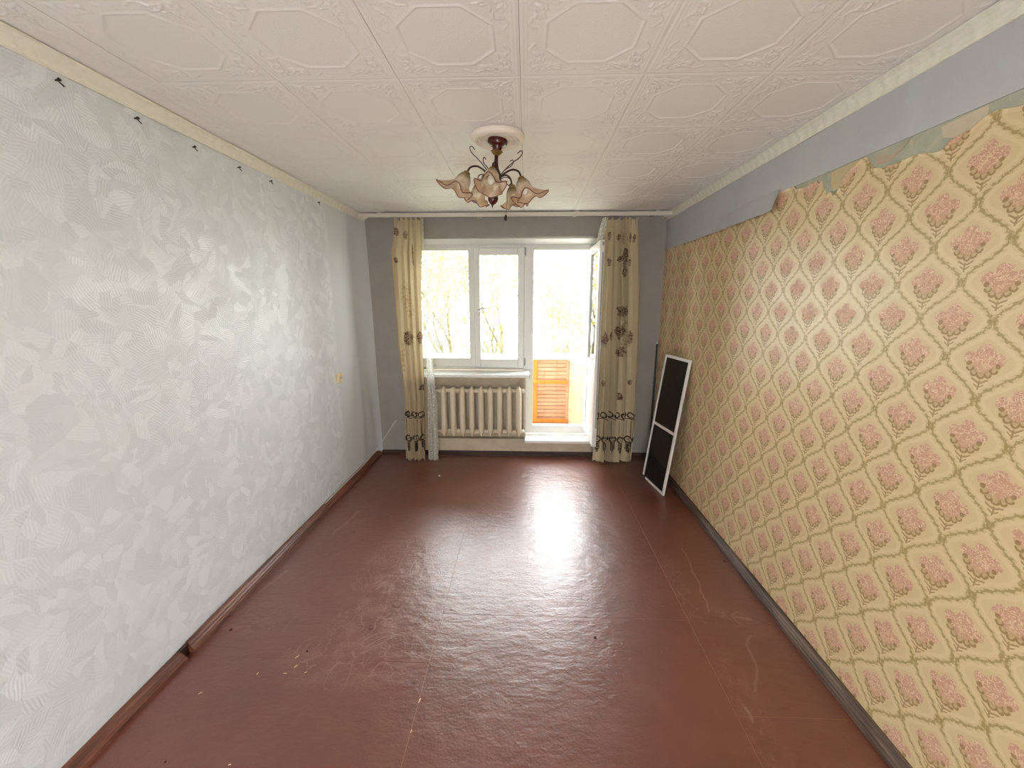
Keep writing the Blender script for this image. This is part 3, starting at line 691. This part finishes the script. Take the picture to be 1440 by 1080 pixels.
def arc(pts, n=6):   # smooth curve through points
    out = []
    P = [Vector(pts[0])]+[Vector(p) for p in pts]+[Vector(pts[-1])]
    for i in range(1, len(P)-2):
        for k in range(n):
            t = k/n; a, b_, c, d = P[i-1], P[i], P[i+1], P[i+2]
            out.append(.5*((2*b_)+(c-a)*t+(2*a-5*b_+4*c-d)*t*t+(3*b_-a-3*c+d)*t**3))
    out.append(Vector(pts[-1])); return out
def shade_pt(t, f):      # tulip: t 0 at the neck, 1 at the lip; axis down -z, outer petal towards +x
    r = lerp([(0, .014), (.10, .026), (.30, .038), (.55, .043), (.75, .049), (.90, .061), (1.0, .074)], t)
    lip = max(0, (t-.55)/.45)**1.6; w = .5+.5*math.cos(5*f)
    r *= 1+lip*(-.10+.28*w); z = -.104*t+lip*(.026*w-.012)
    out = max(0, math.cos(f))**6*lip
    return (r*math.cos(f)+out*.038, r*math.sin(f), z-out*.030)
def shade_mb():
    m = MB(); n = 40; rows = 18
    for j in range(rows+1):
        for i in range(n): m.v.append(shade_pt(j/rows, 2*PI*i/n))
    for j in range(rows):
        for i in range(n): m.f.append((j*n+i, j*n+(i+1) % n, (j+1)*n+(i+1) % n, (j+1)*n+i))
    return m
arm_c = arc([(.030, 0, -.190), (.060, 0, -.168), (.100, 0, -.152), (.135, 0, -.160), (.152, 0, -.182), (.156, 0, -.198)])
arm_mb = MB().tube(arm_c, .0052, 8)
curl_mb = MB().tube(arc([(.032, 0, -.178), (.070, 0, -.140), (.105, 0, -.112), (.128, 0, -.098), (.146, 0, -.080), (.150, 0, -.064), (.140, 0, -.058), (.128, 0, -.066), (.122, 0, -.072)]), .0026, 6)
curl2_mb = MB().tube(arc([(.034, 0, -.200), (.060, .006, -.188), (.088, .010, -.196), (.096, .012, -.214), (.084, .012, -.228), (.070, .010, -.220), (.072, .008, -.206)]), .0024, 6)
proto = None
for k, deg in enumerate((-90, -18, 54, 126, 198)):
    a = math.radians(deg)
    if proto is None:
        A = P_('arm', arm_mb, M_DARK); B1 = P_('curl', curl_mb, M_DARK); B2 = P_('curl', curl2_mb, M_DARK)
        L = P_('lamp_shade', shade_mb(), M_SHADE, angle=180)
        Rm = P_('rim', MB().tube([shade_pt(1.0, 2*PI*i/60) for i in range(60)], .0024, 6, close=True), M_RIM, L)
        Sk = P_('socket', MB().lathe([(.016, -.022), (.019, -.014), (.018, .004), (.008, .010)], n=16), M_BRASS, L)
        Bu = P_('bulb', MB().lathe([(.004, -.090), (.014, -.084), (.020, -.070), (.018, -.052), (.010, -.034), (.010, -.014)], n=16), M_BULB, L)
        proto = (A, B1, B2, L, (Rm, Sk, Bu)); items = proto
    else:
        cp = []
        for o in proto[:4]: c = o.copy(); COL.objects.link(c); cp.append(c)
        for o in proto[4]: c = o.copy(); COL.objects.link(c); c.parent = cp[3]
        items = cp
    for o in items[:3]: o.rotation_euler = (0, 0, a)
    items[3].location = (.156*math.cos(a), .156*math.sin(a), -.196)
    items[3].rotation_euler = (Matrix.Rotation(a, 4, 'Z') @ Matrix.Rotation(math.radians(-24), 4, 'Y')).to_euler()
bpy.data.objects.remove(proto[1])       # no upper curl over the arm that faces the room
P_('pull_cord', MB().tube([(.083, -.06, -.30), (.085, -.06, -.345), (.0845, -.06, -.395)], .0018, 6), M_BRASS)
P_('cord_knob', MB().lathe([(.003, -.425), (.008, -.418), (.009, -.405), (.004, -.393)], (.0845, -.06, 0), n=12), M_BLACK)

# ------------------------------------------------------------------ small things on the walls
ORD = ['nearest the camera', 'second from the camera', 'third from the camera', 'fourth from the camera', 'fifth from the camera', 'last one before the far corner']
for i, (y, z) in enumerate(((1.65, 2.597), (1.967, 2.594), (2.287, 2.586), (2.626, 2.587), (2.935, 2.593), (3.579, 2.60))):
    x = left_x(y, z); m = MB().tube([(x-.012, y, z-.002), (x+.015, y-.004*(i % 2), z+.003)], .0030, 8).tube([(x+.014, y, z+.002), (x+.018, y, z+.004)], .0062, 10)
    m.tube([(x+.008, y, z), (x+.010, y+.012, z-.008), (x+.012, y+.018, z-.014)], .0024, 6)
    tag(obj('wall_nail', m, M_IRON, smooth=True), 'dark bent nail high on the left wall, '+ORD[i], 'nail', 'nails along the top of the left wall')
xs = left_x(3.69, 1.09)
so = thing('wall_socket', 'small yellowed socket on the left wall near the far corner', 'socket', (xs, 3.69, 1.09))
obj('cover', MB().box(xs-.002, xs+.024, 3.645, 3.735, 1.045, 1.135, .008), M_SOCK, so, True)
obj('face', MB().tube([(xs+.02, 3.69, 1.09), (xs+.027, 3.69, 1.09)], .030, 20), M_SOCK, so, True)
for dy in (-.0095, .0095): obj('contact_hole', MB().tube([(xs+.024, 3.69+dy, 1.09), (xs+.0278, 3.69+dy, 1.09)], .0035, 8), M_BLACK, so)
cab = MB().tube(arc([(-1.52, 4.572, .42), (-1.573, 4.568, .353), (-1.64, 4.50, .240), (-1.705, 4.30, .120), (-1.728, 4.0, .075), (-1.735, 3.6, .072), (-1.735, 3.2, .071)], 8), .0042, 8)
tag(obj('cable', cab, M_CABLE, smooth=True), 'thin white cable from the far wall down along the left skirting', 'cable')
rod = MB().tube([(1.440, 4.535, .08), (1.445, 4.54, .8), (1.452, 4.555, 1.33)], [.009, .010, .010], 8)
rd = thing('rod', 'thin dark rod standing in the far right corner', 'rod', (1.44, 4.535, .06)); obj('shaft', rod, M_ROD, rd, True)
obj('tip', MB().tube([(1.452, 4.555, 1.328), (1.453, 4.556, 1.352)], .0085, 8), M_CABLE, rd, True)

# ------------------------------------------------------------------ insect screen leaning on the right wall
br = Vector((1.298, 3.574, 0.0)); wd = Vector((-.155, .988, 0)).normalized()
up = Vector((.158, .01, 1.28)); up = (up-wd*up.dot(wd)).normalized(); nr = wd.cross(up).normalized()
W_, H_, T_ = .448, 1.292, .018
sc_ = thing('window_screen', 'white framed dark insect screen leaning against the right wall', 'screen', br)
MS = Matrix((( *(wd.x, up.x, nr.x), 0), (*(wd.y, up.y, nr.y), 0), (*(wd.z, up.z, nr.z), 0), (0, 0, 0, 1)))
def sp(name, mbx, mat): return obj(name, mbx.move(MS), mat, sc_, local=True)
z0 = .004
f = MB(); 
for x0, x1, y0, y1 in ((0, .026, z0, H_), (W_-.026, W_, z0, H_), (.024, W_-.024, z0, z0+.024), (.024, W_-.024, H_-.026, H_)): f.box(x0, x1, y0, y1, -T_/2, T_/2, .003)
sp('frame', f, M_ALU); sp('middle_bar', MB().box(.024, W_-.024, .585, .612, -T_/2+.002, T_/2-.002, .003), M_ALU)
sp('mesh_panel', MB().box(.022, W_-.022, .02, .588, -.002, .002), M_MESH); sp('mesh_panel', MB().box(.022, W_-.022, .609, H_-.022, -.002, .002), M_MESH)
c_ = sp('corner_piece', MB().box(W_-.07, W_+.001, z0-.002, z0+.025, -T_/2-.001, T_/2+.001, .002), M_BLACK); c_['label'] = 'black corner piece'

# ------------------------------------------------------------------ bits on the floor
SPL = ['pale splinter at the far end of the little cluster by the left floor joint', 'pale splinter in the middle of the little cluster by the left floor joint', 'flat lying pale splinter at the left of the little cluster', 'short pale splinter at the right of the little cluster',
       'small pale splinter alone just left of the little cluster', 'pale splinter lying closest to the left skirting', 'short pale splinter nearest the camera at the lower left', 'short pale splinter on the left long floor seam, nearer one', 'long pale splinter on the left long floor seam, farther one', 'short pale splinter in the middle of the floor near the cross seam']
CRB = ['small dark crumb just beyond the pale splinter cluster', 'big dark crumb beside the left skirting', 'dark crumb on the right half of the middle floor sheet', 'tiny dark crumb nearest the camera at the lower left']
for i, (x, y, a, L_) in enumerate(((-1.163,1.73,.9,.022),(-1.139,1.675,1.0,.022),(-1.17,1.634,.05,.018),(-1.072,1.643,.8,.010),(-1.304,1.628,1.5,.014),(-1.505,1.521,.7,.018),(-1.155,1.233,.3,.010),(-.476,1.383,1.4,.014),(-.475,1.518,1.35,.024),(-.025,1.831,.2,.010))):
    dx, dy = math.cos(a)*L_/2, math.sin(a)*L_/2
    m = MB().tube([(x-dx, y-dy, .0022), (x, y, .0030), (x+dx, y+dy, .0022)], [.0014, .0021, .0013], 6)
    tag(obj('splinter', m, M_STRAW), SPL[i], 'splinter', 'pale splinters on the floor')
def lump(name, x, y, r, mat, label, grp, cat='crumb'):
    bm = bmesh.new(); bmesh.ops.create_icosphere(bm, subdivisions=1, radius=r)
    for v in bm.verts: v.co = v.co*random.uniform(.75, 1.15); v.co.z *= .6
    lo = min(v.co.z for v in bm.verts); m = MB().bm(bm, Matrix.Translation((x, y, -lo-.0003)))
    tag(obj(name, m, mat), label, cat, grp)
for CL, (x, y, r) in zip(CRB, ((-1.13,1.766,.006),(-1.624,1.885,.010),(.386,1.903,.008),(-1.416,1.234,.005))): lump('crumb', x, y, r, M_CRUMB, CL, 'dark crumbs on the floor')
lump('plaster_chip', -.893, 3.942, .013, M_BULB, 'white plaster chip on the floor in front of the left curtain', None, 'chip')

# ------------------------------------------------------------------ balcony and the view
struct(obj('balcony_floor', MB().box(-3.0, 1.2, 4.90, 5.80, -.12, .05), M_CONC))
bal = thing('balcony_parapet', 'wooden balcony parapet of pale boards with orange timber frame', 'balcony', (.36, 5.66, .05))
PY, PZ = 5.655, 1.0
segs = (-1.4, -.70, .045, .262, .437, .60); nb = 17; ph_ = (PZ-.06)/nb
def board(c0, c1, z, dz, jit): # plank between two plan points
    (xa, ya), (xb, yb) = c0, c1; d = Vector((xb-xa, yb-ya, 0)).normalized(); nn = Vector((-d.y, d.x, 0))*.016
    A = Vector((xa, ya, z))+d*.0025; B = Vector((xb, yb, z))-d*.0025; o_ = nn.normalized()*jit
    p = [A+o_, B+o_, B+nn+o_, A+nn+o_]; g_ = .004
    m = MB().hexa([(q.x, q.y, z+g_) for q in p]+[(q.x, q.y, z+dz-g_) for q in p]); obj('plank', m, M_LATH, bal)
for k in range(nb):
    z = .055+k*ph_
    for a, c in zip(segs[:-1], segs[1:]): board((a, PY), (c, PY), z, ph_, random.uniform(-.002, .002))
    board((.605, PY-.005), (.72, 4.98), z, ph_, random.uniform(-.002, .002))
obj('backing', MB().box(-1.4, .59, PY+.024, PY+.034, .05, PZ-.005), M_LATH, bal)
for x in (-1.38, -.68, .135): obj('post', MB().box(x-.03, x+.03, PY-.036, PY-.002, .05, PZ, .004), M_ORANGE, bal)
for z in (.10, .66): obj('timber_rail', MB().box(-1.4, .585, PY-.058, PY-.034, z, z+.045, .004), M_ORANGE, bal)
obj('corner_post', MB().box(.575, .605, PY-.03, PY, .05, PZ, .003), M_LATH, bal)
obj('coping', MB().prism([(-1.5, PY-.04), (.58, PY-.04), (.695, 4.96), (.95, 4.96), (.95, PY+.36), (-1.5, PY+.36)], 'z', PZ, PZ+.03), M_WHITE, bal)
def wire(pts, label): tag(obj('wire', MB().tube(arc(pts, 8), .0032, 5), M_GREYCAP, smooth=True), label, 'wire')
wire([(-1.5, 4.955, 2.05), (-1.45, 5.7, 1.88), (-.9, 5.9, 1.735), (-.5, 5.9, 1.735), (-.1, 5.9, 1.86), (.24, 5.9, 2.035), (.5, 5.9, 2.045), (.84, 5.9, 2.105), (1.15, 5.6, 2.18), (1.2, 4.955, 2.25)], 'sagging washing line strung outside the window and balcony door')
wire([(.348, 5.9, 2.04), (.609, 5.9, 1.581), (.76, 5.9, 1.28), (.81, 5.9, 1.028)], 'slanting wire hanging outside the balcony door')
struct(obj('ground', MB().grid(4, 4, lambda u, v: (-40+80*u, 6+60*v, -5.0)), M_GRASS))
def tree(x, y, h, seed, kind, lab, lean=0.0):
    rn = random.Random(seed); t = thing('tree', lab, 'tree', (x, y, -5.0), 'trees outside the window')
    wood = MB(); tips = []
    def grow(p, d, L, r, lv):
        n = 5; pts = [p.copy()]; rs = [r]
        for i in range(n):
            d = (d+Vector((rn.gauss(0, .13), rn.gauss(0, .13), rn.gauss(.03, .06)))).normalized(); p = p+d*(L/n); pts.append(p.copy()); rs.append(r*(1-.55*(i+1)/n))
            if lv >= 2: tips.append(p.copy())
        wood.tube(pts, rs, 6 if lv < 2 else 4, cap=False)
        if lv < 3:
            for k in range(5 if lv == 0 else 4):
                i = rn.randint(2, n); q = pts[i]; a = rn.uniform(0, 2*PI); s = rn.uniform(.5, .95)
                nd = (d*1.0+Vector((math.cos(a)*s, math.sin(a)*s, rn.uniform(.0, .5)))).normalized(); grow(q, nd, L*rn.uniform(.5, .72), rs[i]*.7, lv+1)
    grow(Vector((x, y, -5.0)), Vector((lean, 0, 1)).normalized(), h*.55, .11, 0)
    obj('trunk', wood, M_BARK, t, True)
    lv_ = MB()
    for p in tips:
        for k in range(5):
            c = p+Vector((rn.gauss(0, .26), rn.gauss(0, .26), rn.gauss(0, .26))); s = rn.uniform(.04, .085)
            a = Vector((rn.gauss(0, 1), rn.gauss(0, 1), rn.gauss(0, 1))).normalized(); b_ = a.orthogonal().normalized()
            lv_.add([c-a*s, c+b_*s*.5, c+a*s, c-b_*s*.5], [(0, 1, 2, 3)])
    f_ = obj('foliage', lv_, M_LEAF[kind], t, fix=False); f_['kind'] = 'stuff'
tree(-3.0, 15.5, 11.6, 1, 0, 'thin yellow green tree seen through the left window pane')
tree(-.75, 12.8, 10.9, 1, 1, 'bushy yellow tree seen through the middle window sash')
tree(.75, 11.5, 9.3, 4, 0, 'forked yellow green tree seen through the balcony door', .06)
tree(3.6, 19.0, 12.5, 6, 2, 'pale green tree farthest to the right outside')
tree(-5.8, 20.0, 12.0, 9, 1, 'yellow tree farthest to the left outside')
